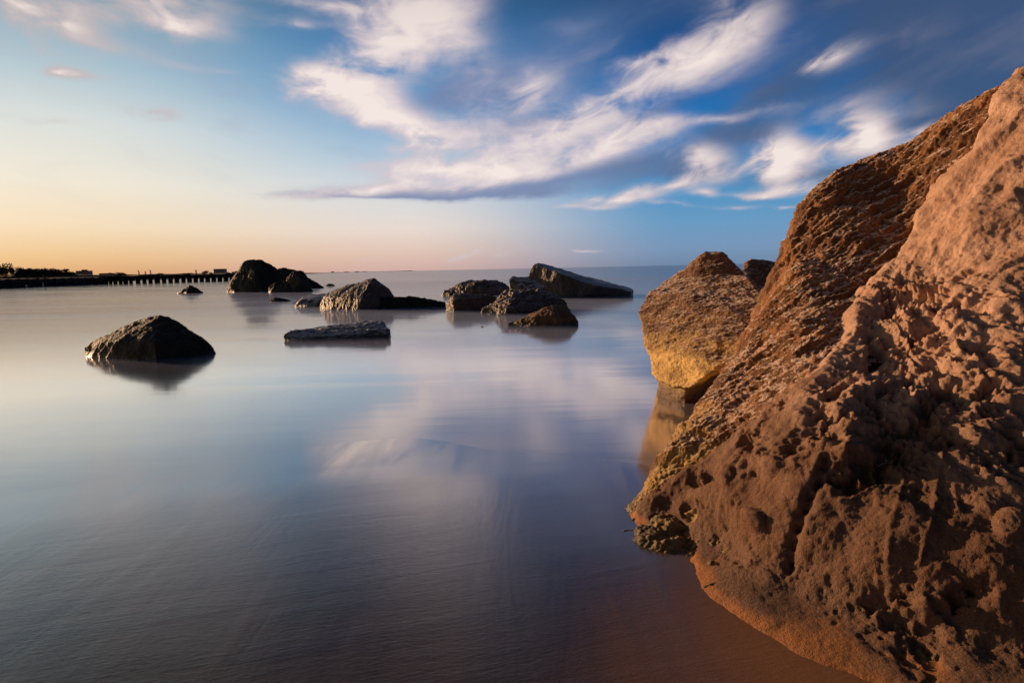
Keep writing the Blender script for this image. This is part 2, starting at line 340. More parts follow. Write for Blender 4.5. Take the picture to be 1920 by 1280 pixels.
def beach_mat():
    m, t = new_mat('wet_beach_sand')
    geo = t.new('ShaderNodeNewGeometry'); pos = geo.outputs['Position']
    rp = t.mapping(pos, (1, 1, 1), (0, 0, R(-16)))
    st = t.noise(t.mapping(rp, (1.0, 8, 1)), 1.3, 6, .62, .6)
    gr = t.noise(t.mapping(rp, (16, 52, 1)), 2.0, 5, .75, .2)
    g2 = t.noise(pos, 230, 4, .8)
    # fan of wash marks left by the last wave
    wash = t.noise(t.mapping(pos, (5.5, .8, 1), (0, 0, R(14))), 1.0, 4, .55, .6)
    damp = t.new('ShaderNodeVectorMath', {0: t.mapping(pos, (1, .9, 0), (0, 0, 0), (-.95, -1.05, 0))}, operation='LENGTH').outputs[1]
    damp = t.rng(t.math('ADD', damp, t.math('MULTIPLY_ADD', wash, .5, -.25)), 1.0, .25)
    col = t.mix(t.rng(st, .35, .7), (.050, .034, .024, 1), (.028, .020, .015, 1))
    col = t.mix(t.rng(wash, .45, .65, 0, .6), col, (.075, .048, .034, 1))
    col = t.mix(damp, col, (.26, .125, .060, 1))
    col = t.mix(t.rng(g2, .50, .72, 0, .55), col, t.mix(damp, (.12, .08, .055, 1), (.40, .22, .12, 1)))
    h = t.math('MULTIPLY_ADD', gr, .30, t.math('MULTIPLY', st, .5)); h = t.math('MULTIPLY_ADD', g2, .07, h); h = t.math('MULTIPLY_ADD', wash, 1.1, h)
    bp = t.new('ShaderNodeBump', {'Height': h, 'Strength': .42, 'Distance': .0055})
    pz = t.new('ShaderNodeSeparateXYZ', {0: pos}).outputs[2]
    film = t.rng(pz, .0100, .0005)
    t.l.new(t.math('MULTIPLY_ADD', film, -.40, .42), bp.inputs['Strength'])
    dif = t.new('ShaderNodeBsdfDiffuse', {'Normal': bp})
    rg = t.math('MULTIPLY_ADD', damp, .25, t.rng(wash, .35, .65, .05, .15))
    glo = t.new('ShaderNodeBsdfGlossy', {'Color': (.88, .86, .85, 1), 'Roughness': rg, 'Normal': bp})
    fr = t.new('ShaderNodeFresnel', {'IOR': 1.75}).outputs[0]
    pz = t.new('ShaderNodeSeparateXYZ', {0: pos}).outputs[2]
    film = t.rng(pz, .0100, .0005)
    dry = t.rng(fr, .065, .36, .08, .86, False)
    seaf = t.rng(fr, .06, .45, .22, .90, False)
    fac = t.math('ADD', t.math('MULTIPLY', seaf, film), t.math('MULTIPLY', dry, t.math('SUBTRACT', 1.0, film)))
    t.l.new(t.mix(film, (.86, .84, .83, 1), (.92, .89, .87, 1)), glo.inputs[0])
    fac = t.math('MULTIPLY', fac, t.math('MULTIPLY_ADD', damp, -.6, 1.0))
    t.l.new(t.mix(film, col, (.235, .225, .25, 1)), dif.inputs[0])
    mx = t.new('ShaderNodeMixShader', {0: fac, 1: dif, 2: glo})
    t.new('ShaderNodeOutputMaterial', {0: mx})
    return m
M_beach = beach_mat()
def flat_mat(name, c, rough=.9, var=.3, scale=1.0):
    m, t = new_mat(name)
    tc = t.new('ShaderNodeTexCoord').outputs['Object']
    a = t.noise(tc, scale, 6, .6)
    col = t.mix(t.rng(a, .35, .65), c4([x * (1 - var) for x in c]), c4([min(1, x * (1 + var)) for x in c]))
    p = t.new('ShaderNodeBsdfPrincipled', {'Base Color': col, 'Roughness': rough, 'Specular IOR Level': .2})
    t.new('ShaderNodeOutputMaterial', {0: p}); return m
M_leaf = flat_mat('dark_foliage', (.045, .042, .022), .9, .5, .8)
M_bark = flat_mat('bark', (.035, .025, .018), .9, .3, 3)
M_dune = flat_mat('dune_scrub', (.075, .060, .045), .95, .4, .05)
M_dunesand = flat_mat('pale_dune', (.20, .155, .12), .95, .2, .1)
M_far = flat_mat('far_coast', (.10, .095, .11), .95, .2, .01)  # purplish distance haze put into the coast colour
M_conc = flat_mat('dark_timber_and_concrete', (.020, .018, .018), .9, .3, 1.0)
M_post = flat_mat('pale_weathered_post', (.75, .74, .70), .7, .1, 4)
M_wall = flat_mat('rendered_wall', (.20, .165, .14), .9, .1, .2)
M_wallb = flat_mat('grey_panel_wall', (.20, .20, .23), .9, .1, .2)
M_roof = flat_mat('roofing', (.10, .075, .07), .9, .2, .3)
M_win = flat_mat('window_glass', (.03, .035, .045), .2, .1, 1)
M_mast = flat_mat('grey_metal', (.08, .08, .085), .6, .2, 1)
M_farwall = flat_mat('far_wall', (.13, .12, .16), .9, .1, .05)  # distance haze mixed into the wall colour

# ------------------------------------------------------------------ sea and beach
xs = np.concatenate([-np.geomspace(9000, 12, 24), np.linspace(-11, 11, 23), np.geomspace(12, 9000, 24)])
ys = np.concatenate([np.linspace(-12, 30, 43), np.geomspace(33, 14000, 34)])
X, Y = np.meshgrid(xs, ys)
me = grid_mesh('sea', np.stack([X.ravel(), Y.ravel(), np.zeros(X.size)], 1), len(xs), len(ys))
sea = tag(link('sea', me, M_sea), kind='structure')
# beach: a sheet that dips under the water along the line where the film ends
A = G(-60, 950); B = G(640, 812); 
line = [(-14, 1.2), (A.x, A.y), (G(300, 885).x, G(300, 885).y), (B.x, B.y), (G(900, 800).x, G(900, 800).y), (G(1080, 850).x, G(1080, 850).y), (G(1250, 960).x, G(1250, 960).y), (3.5, 2.6), (14, 2.0)]
lx = np.array([p[0] for p in line]); ly = np.array([p[1] for p in line])
xs = np.linspace(-14, 14, 320); ys = np.concatenate([np.linspace(-14, .3, 20), np.linspace(.35, 7, 260), np.linspace(7.3, 40, 30)])
X, Y = np.meshgrid(xs, ys); X = X.ravel(); Y = Y.ravel()
k = np.array([np.interp(x_, lx, ly) for x_ in xs])
kk = np.convolve(np.pad(k, 12, mode='edge'), np.ones(25) / 25, 'valid')
edge = np.tile(kk, len(ys))
p3 = np.stack([X * .5 + Y * .1, Y * 1.6 - X * .35, X * 0], 1)
dist = edge - Y + .10 * pn(p3 * 1.3)
Z = np.where(dist > 0, .0022 * dist + .010 * dist ** 2 / (np.abs(dist) + .9), .0022 * dist - .010 * dist ** 2)
Z = np.clip(Z, -1.2, .05) + .0012 * pn(p3 * 2.4) * sstep(.0, .6, dist) * sstep(6, 2, np.abs(Y - 2)) * np.exp(-np.clip(np.abs(dist), 0, 5) * 1.2)
me = grid_mesh('beach', np.stack([X, Y, Z], 1), len(xs), len(ys))
beach = tag(link('beach', me, M_beach), kind='structure')

# thin spray mist hanging on the sea surface where the slow waves break round the rocks
bm = bmesh.new()
prof = [(5.6, .003), (7.5, .030), (10, .048), (14, .044), (26, .016), (60, .001)]
rowt = []; rowb = []
for (y, z) in prof:
    rowt.append([bm.verts.new((x, y, z)) for x in (-44, 34 if y > 12 else 6)]); rowb.append([bm.verts.new((x, y, -.09)) for x in (-44, 34 if y > 12 else 6)])
for i in range(len(prof) - 1):
    bm.faces.new((rowt[i][0], rowt[i][1], rowt[i + 1][1], rowt[i + 1][0])); bm.faces.new((rowb[i][0], rowb[i + 1][0], rowb[i + 1][1], rowb[i][1]))
    bm.faces.new((rowt[i][0], rowt[i + 1][0], rowb[i + 1][0], rowb[i][0])); bm.faces.new((rowt[i][1], rowb[i][1], rowb[i + 1][1], rowt[i + 1][1]))
bm.faces.new((rowt[0][0], rowb[0][0], rowb[0][1], rowt[0][1])); bm.faces.new((rowt[-1][0], rowt[-1][1], rowb[-1][1], rowb[-1][0]))
bmesh.ops.recalc_face_normals(bm, faces=bm.faces)
m, t = new_mat('mist')
pvn = t.new('ShaderNodeVolumePrincipled', {'Color': (.42, .54, .90, 1), 'Density': .46})
o_ = t.new('ShaderNodeOutputMaterial'); t.l.new(pvn.outputs[0], o_.inputs[1])
tag(bm_obj('sea_mist', bm, m), kind='stuff')

# ------------------------------------------------------------------ rocks
def rock(name, D, hulls, mat, label, cat='rock', group=None, rough=1.0, vox=110, smooth=3, strata=(1, 1, 1), zb=-.25, seed=0, fine=1.0, ridge=.5):
    """D = forward distance of the rock; hulls = lists of (px, py or None for the submerged foot, depth offset)"""
    bm = bmesh.new()
    for hl in hulls:
        vs = []
        for (px, py, dy) in hl:
            if py is None:
                r = ray(px, 560); v = Vector((r.x / r.y * (D + dy), D + dy, zb))
            else: v = P(px, py, D + dy)
            vs.append(bm.verts.new(v))
        r = bmesh.ops.convex_hull(bm, input=vs)
        bad = {g for g in r['geom_interior'] if isinstance(g, bmesh.types.BMVert)} | {g for g in r['geom_unused'] if isinstance(g, bmesh.types.BMVert)}
        if bad: bmesh.ops.delete(bm, geom=list(bad), context='VERTS')
    me = bpy.data.meshes.new('tmp'); bm.to_mesh(me); bm.free()
    tmp = bpy.data.objects.new('tmp', me); C.objects.link(tmp)
    co = np.array([v.co for v in me.vertices]); size = float((co.max(0) - co.min(0)).max())
    md = tmp.modifiers.new('r', 'REMESH'); md.mode = 'VOXEL'; md.voxel_size = size / vox
    ms = tmp.modifiers.new('s', 'SMOOTH'); ms.iterations = smooth; ms.factor = .6
    dg = bpy.context.evaluated_depsgraph_get()
    m2 = bpy.data.meshes.new_from_object(tmp.evaluated_get(dg)); m2.name = name
    bpy.data.objects.remove(tmp)
    n = len(m2.vertices)
    v = np.empty(n * 3, np.float32); m2.vertices.foreach_get('co', v); v = v.reshape(-1, 3).astype(float)
    nr = np.empty(n * 3, np.float32); m2.vertices.foreach_get('normal', nr); nr = nr.reshape(-1, 3).astype(float)
    hz = max(.25 * size, v[:, 2].max()) ; s = 1.0 / max(.2, (size * hz) ** .5)
    q = v * s * np.array(strata) + seed * 13.7
    d = (.055 * fbm(q * 1.6, 3) + .050 * ridge * (ridged(q * 3.0 + .3 * fbm(q * 2, 2)[:, None], 4) - .5) * 2
         + .022 * fbm(q * 7, 4, .6) - .020 * billow(q * 13, 3) + .006 * fine * fbm(q * 34, 3, .65)) * rough / s * .62
    v2 = v + nr * d[:, None]
    m2.vertices.foreach_set('co', v2.astype(np.float32).ravel()); m2.update()
    o = link(name, m2, mat, origin=(float(v[:, 0].mean()), float(v[:, 1].mean()), 0))
    return tag(o, label, cat, group)

GR = 'rocks standing in the shallow sea'
rock('rock', 7.4, [[(150,None,-.1),(165,None,-.5),(280,None,-.75),(400,None,-.45),(412,None,0),(380,None,.5),(200,None,.5),
      (158,652,-.1),(172,640,-.1),(225,617,.0),(262,598,.05),(300,589,.0),(317,592,.0),(345,613,0),(375,629,-.05),(400,652,-.15),(290,640,-.55),(215,640,-.4)]],
     M_dark, 'black rounded pyramid rock standing alone in the foreground shallows at left', group=GR, seed=1, vox=170, rough=.6, smooth=1)
rock('rock', 32.5, [[(328,None,0),(345,None,-.7),(370,None,-.6),(388,None,0),(360,None,.6),(334,549,0),(350,537,0),(356,533,0),(366,539,0),(382,547,0)]],
     M_dark2, 'small black pointed rock to the left of the biggest dark boulder', group=GR, seed=2, vox=60, zb=-.4)
rock('rock', 33, [[(424,None,0),(440,None,-1.0),(500,None,-1.2),(540,None,-.6),(545,None,.6),(440,None,1.0),
      (426,538,0),(432,523,0),(447,510,0),(452,498,.1),(459,489,.1),(475,486,.1),(492,486,.1),(508,493,.1),(521,504,.1),(536,520,.2),(430,532,-.5),(480,515,-.9)]],
     M_dark2, 'tallest dark domed boulder out in the bay in front of the pier end', group=GR, seed=3, vox=120, zb=-.5, rough=.75, smooth=5)
rock('rock', 38, [[(515,None,0),(520,None,-.8),(600,None,-.5),(610,None,.5),(520,None,1),(520,503,0),(535,501,0),(552,505,0),(565,512,.0),(580,521,0),(598,531,0),(609,537,0)]],
     M_dark2, 'grey brown rock behind the tallest boulder, sloping down to the right', group=GR, seed=4, vox=90, zb=-.5, rough=.7)
rock('rock', 30.8, [[(502,None,0),(512,None,-.7),(570,None,-.9),(588,None,-.4),(588,None,.4),(515,None,.7),(505,543,-.1),(504,538,0),(515,530,0),(540,525,0),(560,525,0),(575,530,0),(587,545,0)],
      [(535,None,-.3),(585,None,-.3),(585,None,.5),(540,None,.5),(538,519,0),(549,509,0),(561,506,0),(570,509,0),(577,518,0),(584,535,0),(565,525,-.5)]],
     M_dark2, 'smaller black domed rock directly in front of the tallest boulder', group=GR, seed=5, vox=110, zb=-.5, rough=.6, smooth=5)
rock('rock', 43, [[(606,None,0),(618,None,-.5),(632,None,0),(618,None,.5),(610,535,0),(616,531,0),(624,532,0),(629,536,0)]],
     M_dark2, 'little rounded rock just breaking the surface right of the dark boulders', group=GR, seed=6, vox=40, zb=-.4)
rock('rock', 20.5, [[(495,None,0),(520,None,-.4),(548,None,0),(520,None,.5),(503,563,0),(515,558,0),(526,557.5,0),(538,560,0),(546,563,0)]],
     M_dark2, 'nearly drowned reef of dark stone below the small domed rock', group=GR, seed=7, vox=60, zb=-.2)
rock('rock', 16.9, [[(550,None,0),(575,None,-.5),(620,None,-.4),(630,None,.8),(565,None,.9),(553,571,0),(566,560,0),(567,556,.6),(585,553,.7),(610,550,.8),(625,556,.2),(600,562,-.2)]],
     M_flat, 'low flat grey rock touching the left side of the golden ridged rock', group=GR, seed=8, vox=90, zb=-.2, rough=.9)
rock('rock', 15.7, [[(597,None,.1),(612,None,-.5),(660,None,-1.0),(668,None,-1.0),(742,None,-.4),(745,None,.4),(640,None,.9),
      (601,571,.1),(606,556,.2),(612,549,.3),(632,541,.4),(646,537,.4),(672,534,.3),(681,527,.2),(690,523,.1),(703,521.5,.1),(716,531,.1),(731,540,.1),(737,552,.1),(742,565,0),(690,533,-.25),(676,562,-.75)]],
     M_brown, 'ridged brown rock with its left face lit gold, in the middle distance', group=GR, seed=9, vox=160, zb=-.3, rough=.65, strata=(1.2, 1, .9))
rock('rock', 15.4, [[(705,None,0),(725,None,-.5),(770,None,-.4),(775,None,.5),(715,None,.6),(708,563,0),(712,557,0),(735,554,.1),(750,555,.1),(765,560,0),(722,574,-.3)],
      [(750,None,0),(800,None,-.3),(838,None,0),(800,None,.5),(752,560,0),(768,555,.1),(785,557,.1),(810,561,.1),(834,566,0),(838,572,0)]],
     M_dark, 'long low black rock trailing to the right from the golden ridged rock', group=GR, seed=10, vox=150, zb=-.25)
rock('rock', 8.55, [[(530,None,0),(545,None,-.25),(650,None,-.18),(728,None,-.1),(732,None,.2),(700,None,.75),(560,None,.6),
      (533,630,0),(545,622,.1),(572,616,.35),(620,609,.5),(668,602,.6),(700,601,.5),(722,606,.3),(729,617,.1),(728,624,0),(640,627,-.08),(560,632,-.1),(700,620,.0)]],
     M_flat, 'long flat weedy slab of rock lying low in the foreground water', group=GR, seed=11, vox=190, zb=-.15, rough=.75, strata=(.6, 1, 2.4), ridge=1.0)
rock('rock', 22.5, [[(825,None,0),(850,None,-.6),(960,None,-.7),(985,None,.3),(950,None,1.4),(850,None,1.2),(832,543,0),(855,533,.2),(868,527,.3),(880,525,.4),(900,528,0),(915,525,.5),(927,525,.5),(945,530,.4),(962,541,.3),(885,536,-.4)]],
     M_brown, 'broad pale topped rock low in the water behind the cluster, left of the tilted slab', group=GR, seed=12, vox=140, zb=-.3, rough=1.6)
rock('rock', 19.2, [[(952,None,.3),(960,None,.0),(1040,None,-.6),(1100,None,-.6),(1178,None,-.2),(1187,None,1.6),(1000,None,2.4),
      (953,524,.2),(960,516,.3),(990,518,.3),(1000,530,0)],
     [(975,None,.2),(1060,None,-.55),(1176,None,-.25),(1180,None,1.4),(1010,None,2.2),
      (993,508,.3),(1000,496,.3),(1007,493,.3),(1020,494,.6),(1180,540,1.2),(1187,545,.8),(1183,551,-.1),(1185,546,-.1),(1118,535,-.5),(1050,512,-.3)]],
     M_slab, 'big tilted slab of rock with a pale sloping top, farthest right in the bay', group=GR, seed=13, vox=190, zb=-.5, rough=.5, smooth=1, ridge=.6)
rock('rock', 13.9, [[(833,None,0),(850,None,-.4),(920,None,-.2),(935,None,.4),(850,None,.7),(837,572,0),(843,560,0),(852,551,.1),(866,548,.1),(878,550,.1),(905,554,.2),(930,556,.3),(850,565,-.3)]],
     M_brown, 'blocky dark rock at the left end of the middle rock cluster', group=GR, seed=14, vox=120, zb=-.25, rough=1.4)
rock('rock', 12.9, [[(895,None,0),(945,None,-.6),(1050,None,-.3),(1072,None,.4),(1000,None,1.6),(925,None,1.2),
      (905,578,0),(925,565,.2),(948,549,.5),(962,547,.2),(990,546,.6),(1008,545,.6),(1035,551,.5),(1058,560,.3),(1066,575,.1),(955,560,-.3),(995,556,.0),(950,578,-.5)]],
     M_brown, 'wide brown rock with a sheet of pale stone, centre of the rock cluster', group=GR, seed=15, vox=170, zb=-.25, rough=1.5, ridge=.9)
rock('rock', 9.9, [[(945,None,0),(975,None,-.3),(1060,None,-.35),(1085,None,0),(1070,None,.5),(985,None,.6),
      (965,602,0),(990,589,.1),(1010,580,.15),(1030,574,.15),(1052,575,.2),(1068,580,.15),(1075,590,.05),(1084,602,0),(1005,592,-.2),(1040,590,-.25)],
      [(948,None,0),(980,None,-.1),(980,None,.3),(952,606,0),(965,602,.05),(985,602,.1)]],
     M_orange, 'rusty orange rock nearest in the middle cluster, left face lit by the sun', group=GR, seed=16, vox=150, zb=-.2, rough=1.1)
rock('rock', 9.9, [[(893,None,0),(904,None,-.1),(918,None,0),(905,None,.15),(899,616,0),(903,611,0),(909,613,0),(914,617,0)]],
     M_dark, 'tiny dark tip of rock poking from the water in front of the cluster', group=GR, seed=17, vox=40, zb=-.08)
rock('rock', 30, [[(733,None,0),(742,None,-.4),(752,None,0),(742,None,.4),(736,548,0),(742,546,0),(749,548,0)]],
     M_dark2, 'faint drowned stone far out beyond the golden ridged rock', group=GR, seed=18, vox=30, zb=-.2)
# second and third boulders beside the great one
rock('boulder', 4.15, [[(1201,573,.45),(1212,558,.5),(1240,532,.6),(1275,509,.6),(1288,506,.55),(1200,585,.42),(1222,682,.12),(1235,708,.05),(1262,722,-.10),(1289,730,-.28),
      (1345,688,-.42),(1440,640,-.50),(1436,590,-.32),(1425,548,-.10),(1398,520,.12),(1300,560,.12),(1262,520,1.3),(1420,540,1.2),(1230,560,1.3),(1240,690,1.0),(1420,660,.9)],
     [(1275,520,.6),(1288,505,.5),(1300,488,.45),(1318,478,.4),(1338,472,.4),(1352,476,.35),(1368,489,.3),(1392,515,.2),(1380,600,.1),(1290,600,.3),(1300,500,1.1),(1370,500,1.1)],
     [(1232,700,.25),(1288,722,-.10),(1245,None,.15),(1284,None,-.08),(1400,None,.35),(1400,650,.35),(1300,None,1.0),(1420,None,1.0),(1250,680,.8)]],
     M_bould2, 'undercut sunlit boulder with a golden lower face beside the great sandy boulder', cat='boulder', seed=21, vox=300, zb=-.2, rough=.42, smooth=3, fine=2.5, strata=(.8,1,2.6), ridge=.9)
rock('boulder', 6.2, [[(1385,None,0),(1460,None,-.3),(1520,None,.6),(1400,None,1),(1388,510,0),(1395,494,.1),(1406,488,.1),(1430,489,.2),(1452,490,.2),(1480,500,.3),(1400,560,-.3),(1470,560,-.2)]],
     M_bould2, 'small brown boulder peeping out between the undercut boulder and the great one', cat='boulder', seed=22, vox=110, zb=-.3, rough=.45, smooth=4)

# ------------------------------------------------------------------ great boulder and the sand heaped on it
ctrl = []
def cp(px, py, d): v = P(px, py, d); ctrl.append(tuple(v)); return v
def cg(px, py, z=0.0): v = G(px, py, z); ctrl.append(tuple(v))
for a in [(1290,1060),(1330,1120),(1400,1165),(1500,1222),(1600,1262),(1700,1300),(1850,1350),(2050,1400),(2300,1400)]: cg(*a)
for a in [(1178,985),(1196,1015),(1240,1025)]: cg(*a)
for a in [(1500,1100,1.60),(1500,1000,1.70),(1500,900,1.80),(1500,800,1.95),(1500,700,2.20),(1500,600,2.50),(1500,500,2.90),
          (1700,1150,1.42),(1700,1000,1.55),(1700,850,1.78),(1700,700,2.15),(1700,560,2.50),(1700,450,2.80),(1700,350,3.0),
          (1920,1240,1.26),(1920,1120,1.36),(1920,1000,1.48),(1920,800,1.76),(1920,640,2.02),(1920,484,2.28),(1920,300,2.55),
          (1380,1000,1.86),(1380,900,2.02),(1370,800,2.28),(1260,960,2.12),(1270,880,2.25),(1420,720,2.45),(1430,640,2.72),
          (2150,1200,1.30),(2150,900,1.75),(2150,600,2.1),(2150,300,2.45),(2150,50,2.7),(1600,420,2.95),(1550,500,2.84),(1670,370,3.03),(1520,470,3.02)]: cp(*a)
ridge_pts = [(1186,950,2.22),(1215,880,2.32),(1250,825,2.42),(1300,765,2.62),(1350,690,2.75),(1400,610,2.92),(1432,545,3.18),(1450,490,3.28),(1480,430,3.34),(1520,380,3.40),
             (1600,325,3.42),(1660,298,3.38),(1720,255,3.25),(1790,222,3.18),(1850,200,3.05),(1870,165,3.0),(1920,145,2.9),(2000,90,2.85),(2150,20,2.8)]
for (px, py, d) in ridge_pts:
    v = cp(px, py, d); rr_ = ray(px, py); h_ = Vector((rr_.x, rr_.y, 0)).normalized()
    z = v.z
    ctrl.append((v.x + h_.x * .22, v.y + h_.y * .22, z - .12 - .10 * z))
    ctrl.append((v.x + h_.x * .9, v.y + h_.y * .9, max(-.4, z * .40 - .25)))
    ctrl.append((v.x + h_.x * 1.8, v.y + h_.y * 1.8, -.6))
for a in [(0.15, 2.4), (0.2, 1.7), (.3, 1.2), (.5, .6), (0.9, .5)]: ctrl.append((a[0], a[1], -.35))
ctrl = np.array(ctrl)
def tps_fit(xy, z, lam=1e-4):
    n = len(xy); r = np.linalg.norm(xy[:, None] - xy[None], axis=2) + 1e-12
    K = r * r * np.log(r) + lam * np.eye(n); Pm = np.hstack([np.ones((n, 1)), xy])
    A_ = np.zeros((n + 3, n + 3)); A_[:n, :n] = K; A_[:n, n:] = Pm; A_[n:, :n] = Pm.T
    return np.linalg.solve(A_, np.concatenate([z, np.zeros(3)]))
wts = tps_fit(ctrl[:, :2], ctrl[:, 2], 2e-3)
def tps(xy):
    out = np.empty(len(xy))
    for s in range(0, len(xy), 60000):
        q = xy[s:s + 60000]; r = np.linalg.norm(q[:, None] - ctrl[None, :, :2], axis=2) + 1e-12
        out[s:s + 60000] = (r * r * np.log(r)) @ wts[:-3] + wts[-3] + q @ wts[-2:]
    return out
# coarse solve, fine bilinear sampling
def surf_grid(x0, x1, y0, y1, step):
    gx = np.arange(x0, x1, .03); gy = np.arange(y0, y1, .03)
    GX, GY = np.meshgrid(gx, gy); GZ = tps(np.stack([GX.ravel(), GY.ravel()], 1)).reshape(GX.shape)
    xs = np.arange(x0, gx[-1], step); ys = np.arange(y0, gy[-1], step)
    # cubic-ish: interpolate rows then columns using smooth catmull weights
    def cub(arr, src, dst, axis):
        t = (dst - src[0]) / .03; i = np.clip(np.floor(t).astype(int), 1, len(src) - 3); f = t - i
        w_ = [(-.5 * f + f**2 - .5 * f**3), (1 - 2.5 * f**2 + 1.5 * f**3), (.5 * f + 2 * f**2 - 1.5 * f**3), (-.5 * f**2 + .5 * f**3)]
        out = 0
        for k_ in range(4):
            tk = np.take(arr, i - 1 + k_, axis=axis); sh = [1, 1]; sh[axis] = -1
            out = out + tk * w_[k_].reshape(sh)
        return out
    Zf = cub(cub(GZ, gx, xs, 1), gy, ys, 0)
    XX, YY = np.meshgrid(xs, ys)
    gyv, gxv = np.gradient(Zf, step)
    N = np.stack([-gxv.ravel(), -gyv.ravel(), np.ones(Zf.size)], 1); N /= np.linalg.norm(N, axis=1)[:, None]
    return np.stack([XX.ravel(), YY.ravel(), Zf.ravel()], 1), N, len(xs), len(ys)

STEP = .0042
co, N, nu, nv = surf_grid(.18, 3.4, .75, 4.7, STEP)
px_, py_ = project(co)
# sand boundary (outline of the heap over the rock)
bd = np.array([(1230,1500),(1284,1085),(1292,1020),(1268,992),(1205,982),(1182,962),(1205,925),(1250,890),(1330,845),(1400,790),(1480,722),(1540,672),(1570,640),(1578,600),(1590,560),(1620,528),(1680,480),(1702,440),(1712,400),(1750,346),(1806,295),(1850,222),(1858,178),(1920,120),(2100,20),(2600,-200)], float)
def side(px, py):               # signed pixel distance to the boundary polyline, positive = below/right (sand)
    best = np.full(len(px), 1e9); sg = np.zeros(len(px))
    for a, b in zip(bd[:-1], bd[1:]):
        d = b - a; L = (d ** 2).sum(); t = np.clip(((px - a[0]) * d[0] + (py - a[1]) * d[1]) / L, 0, 1)
        ex = px - a[0] - t * d[0]; ey = py - a[1] - t * d[1]; ds = np.hypot(ex, ey)
        s = np.sign(d[0] * ey - d[1] * ex); m_ = ds < best - 1e-9
        best[m_] = ds[m_]; sg[m_] = s[m_]
    return best * sg
sd_ = side(px_, py_)
depth_ = np.maximum(co[:, 1], .5)
sdm = sd_ * depth_ / F          # metres
def bump_at(px, py, r_px, soft=1.0):
    d = np.hypot(px_ - px, py_ - py); return np.clip(1 - (d / r_px) ** 2, 0, 1) ** soft
def groove(pts, w):
    best = np.full(len(px_), 1e9)
    for a, b in zip(pts[:-1], pts[1:]):
        dx, dy = b[0] - a[0], b[1] - a[1]; t = np.clip(((px_ - a[0]) * dx + (py_ - a[1]) * dy) / (dx * dx + dy * dy), 0, 1)
        best = np.minimum(best, np.hypot(px_ - a[0] - t * dx, py_ - a[1] - t * dy))
    return np.exp(-(best / w) ** 2)
# ---- rock
qr = co * np.array([1, 1, 1.0])
U = Matrix.Rotation(R(30), 3, 'X') @ Matrix.Rotation(R(42), 3, 'Y') @ Matrix.Rotation(R(20), 3, 'Z'); qs = co @ np.array(U).T * np.array([1.0, 1.6, 3.2])
dr = (.016 * fbm(co * 2.2 + 3, 3) + .030 * (ridged(qs * 2.6 + .25 * fbm(co * 3, 2)[:, None], 4, .55) - .55) + .012 * fbm(qs * 9, 4, .6)
      - .016 * billow(co * 24 + 7, 3, .6) + .0035 * fbm(co * 90, 3, .65))
pore = worley(co * 26, 3); dr -= .010 * sstep(.32, .08, pore) 
pore = worley(co * 60, 9); dr -= .004 * sstep(.40, .12, pore)
dr += .036 * bump_at(1236, 1006, 52)
keep = co[:, 2] > -.34
cr = co + N * dr[:, None]
me = grid_mesh('boulder', cr, nu, nv, keep)
gb = tag(link('boulder', me, M_boulder, origin=(1.8, 2.4, 0)), 'great brown pitted boulder rising at the right edge, half buried under sand', 'boulder')
# ---- sand
mask = sstep(-.03, .05, sdm + .020 * fbm(co * 9, 4) + .008 * fbm(co * 40, 2))
near = sstep(.0, .35, sdm)
th = -.050 + .088 * mask + .045 * near
lump_zone = np.maximum.reduce([bump_at(1760, 720, 330), bump_at(1640, 640, 200) * .5, bump_at(1890, 640, 120) * .9, bump_at(1560, 830, 170) * .9, bump_at(1880, 830, 180), bump_at(1420, 830, 100) * .8, bump_at(1450, 790, 110) * .8, bump_at(1740, 1190, 170) * .8, bump_at(1330, 905, 70) * .8])
lump_zone = sstep(.36, .92, lump_zone + .40 * fbm(co * 4 + 5, 3))
w1 = worley(co * np.array([7.5, 7.5, 7.5]) + .5 * np.stack([fbm(co * 6, 3), fbm(co * 6 + 40, 3), fbm(co * 6 + 80, 3)], 1), 5)
w2 = worley(co * 19 + .6 * np.stack([fbm(co * 12, 2), fbm(co * 12 + 40, 2), fbm(co * 12 + 80, 2)], 1), 8)
w3 = worley(co * 42 + .5 * np.stack([fbm(co * 30, 2), fbm(co * 30 + 40, 2), fbm(co * 30 + 80, 2)], 1), 2)
lumps = .042 * (sstep(.85, .05, w1) - .45) + .018 * (sstep(.8, .05, w2) - .4) + .010 * (sstep(.8, .05, w3) - .4)
hol = fbm(co * 9.5 + 31, 4, .6)
lumps = lumps - .060 * sstep(.05, .55, hol)
flow = co @ np.array(Matrix.Rotation(R(30), 3, 'Z')).T
up_zone = sstep(700, 420, py_ + (px_ - 1700) * .1)
sandd = (.035 * fbm(co * 2.6 + 9, 3) + .012 * fbm(co * 8, 4, .5) + lump_zone * (lumps + .005 * fbm(co * 34, 5, .70))
         + .0045 * fbm(co * 26, 5, .62) + .0022 * fbm(co * 120, 2) + .004 * sstep(.5, .1, w3) * sstep(.0, .4, fbm(co * 6 + 60, 2)))
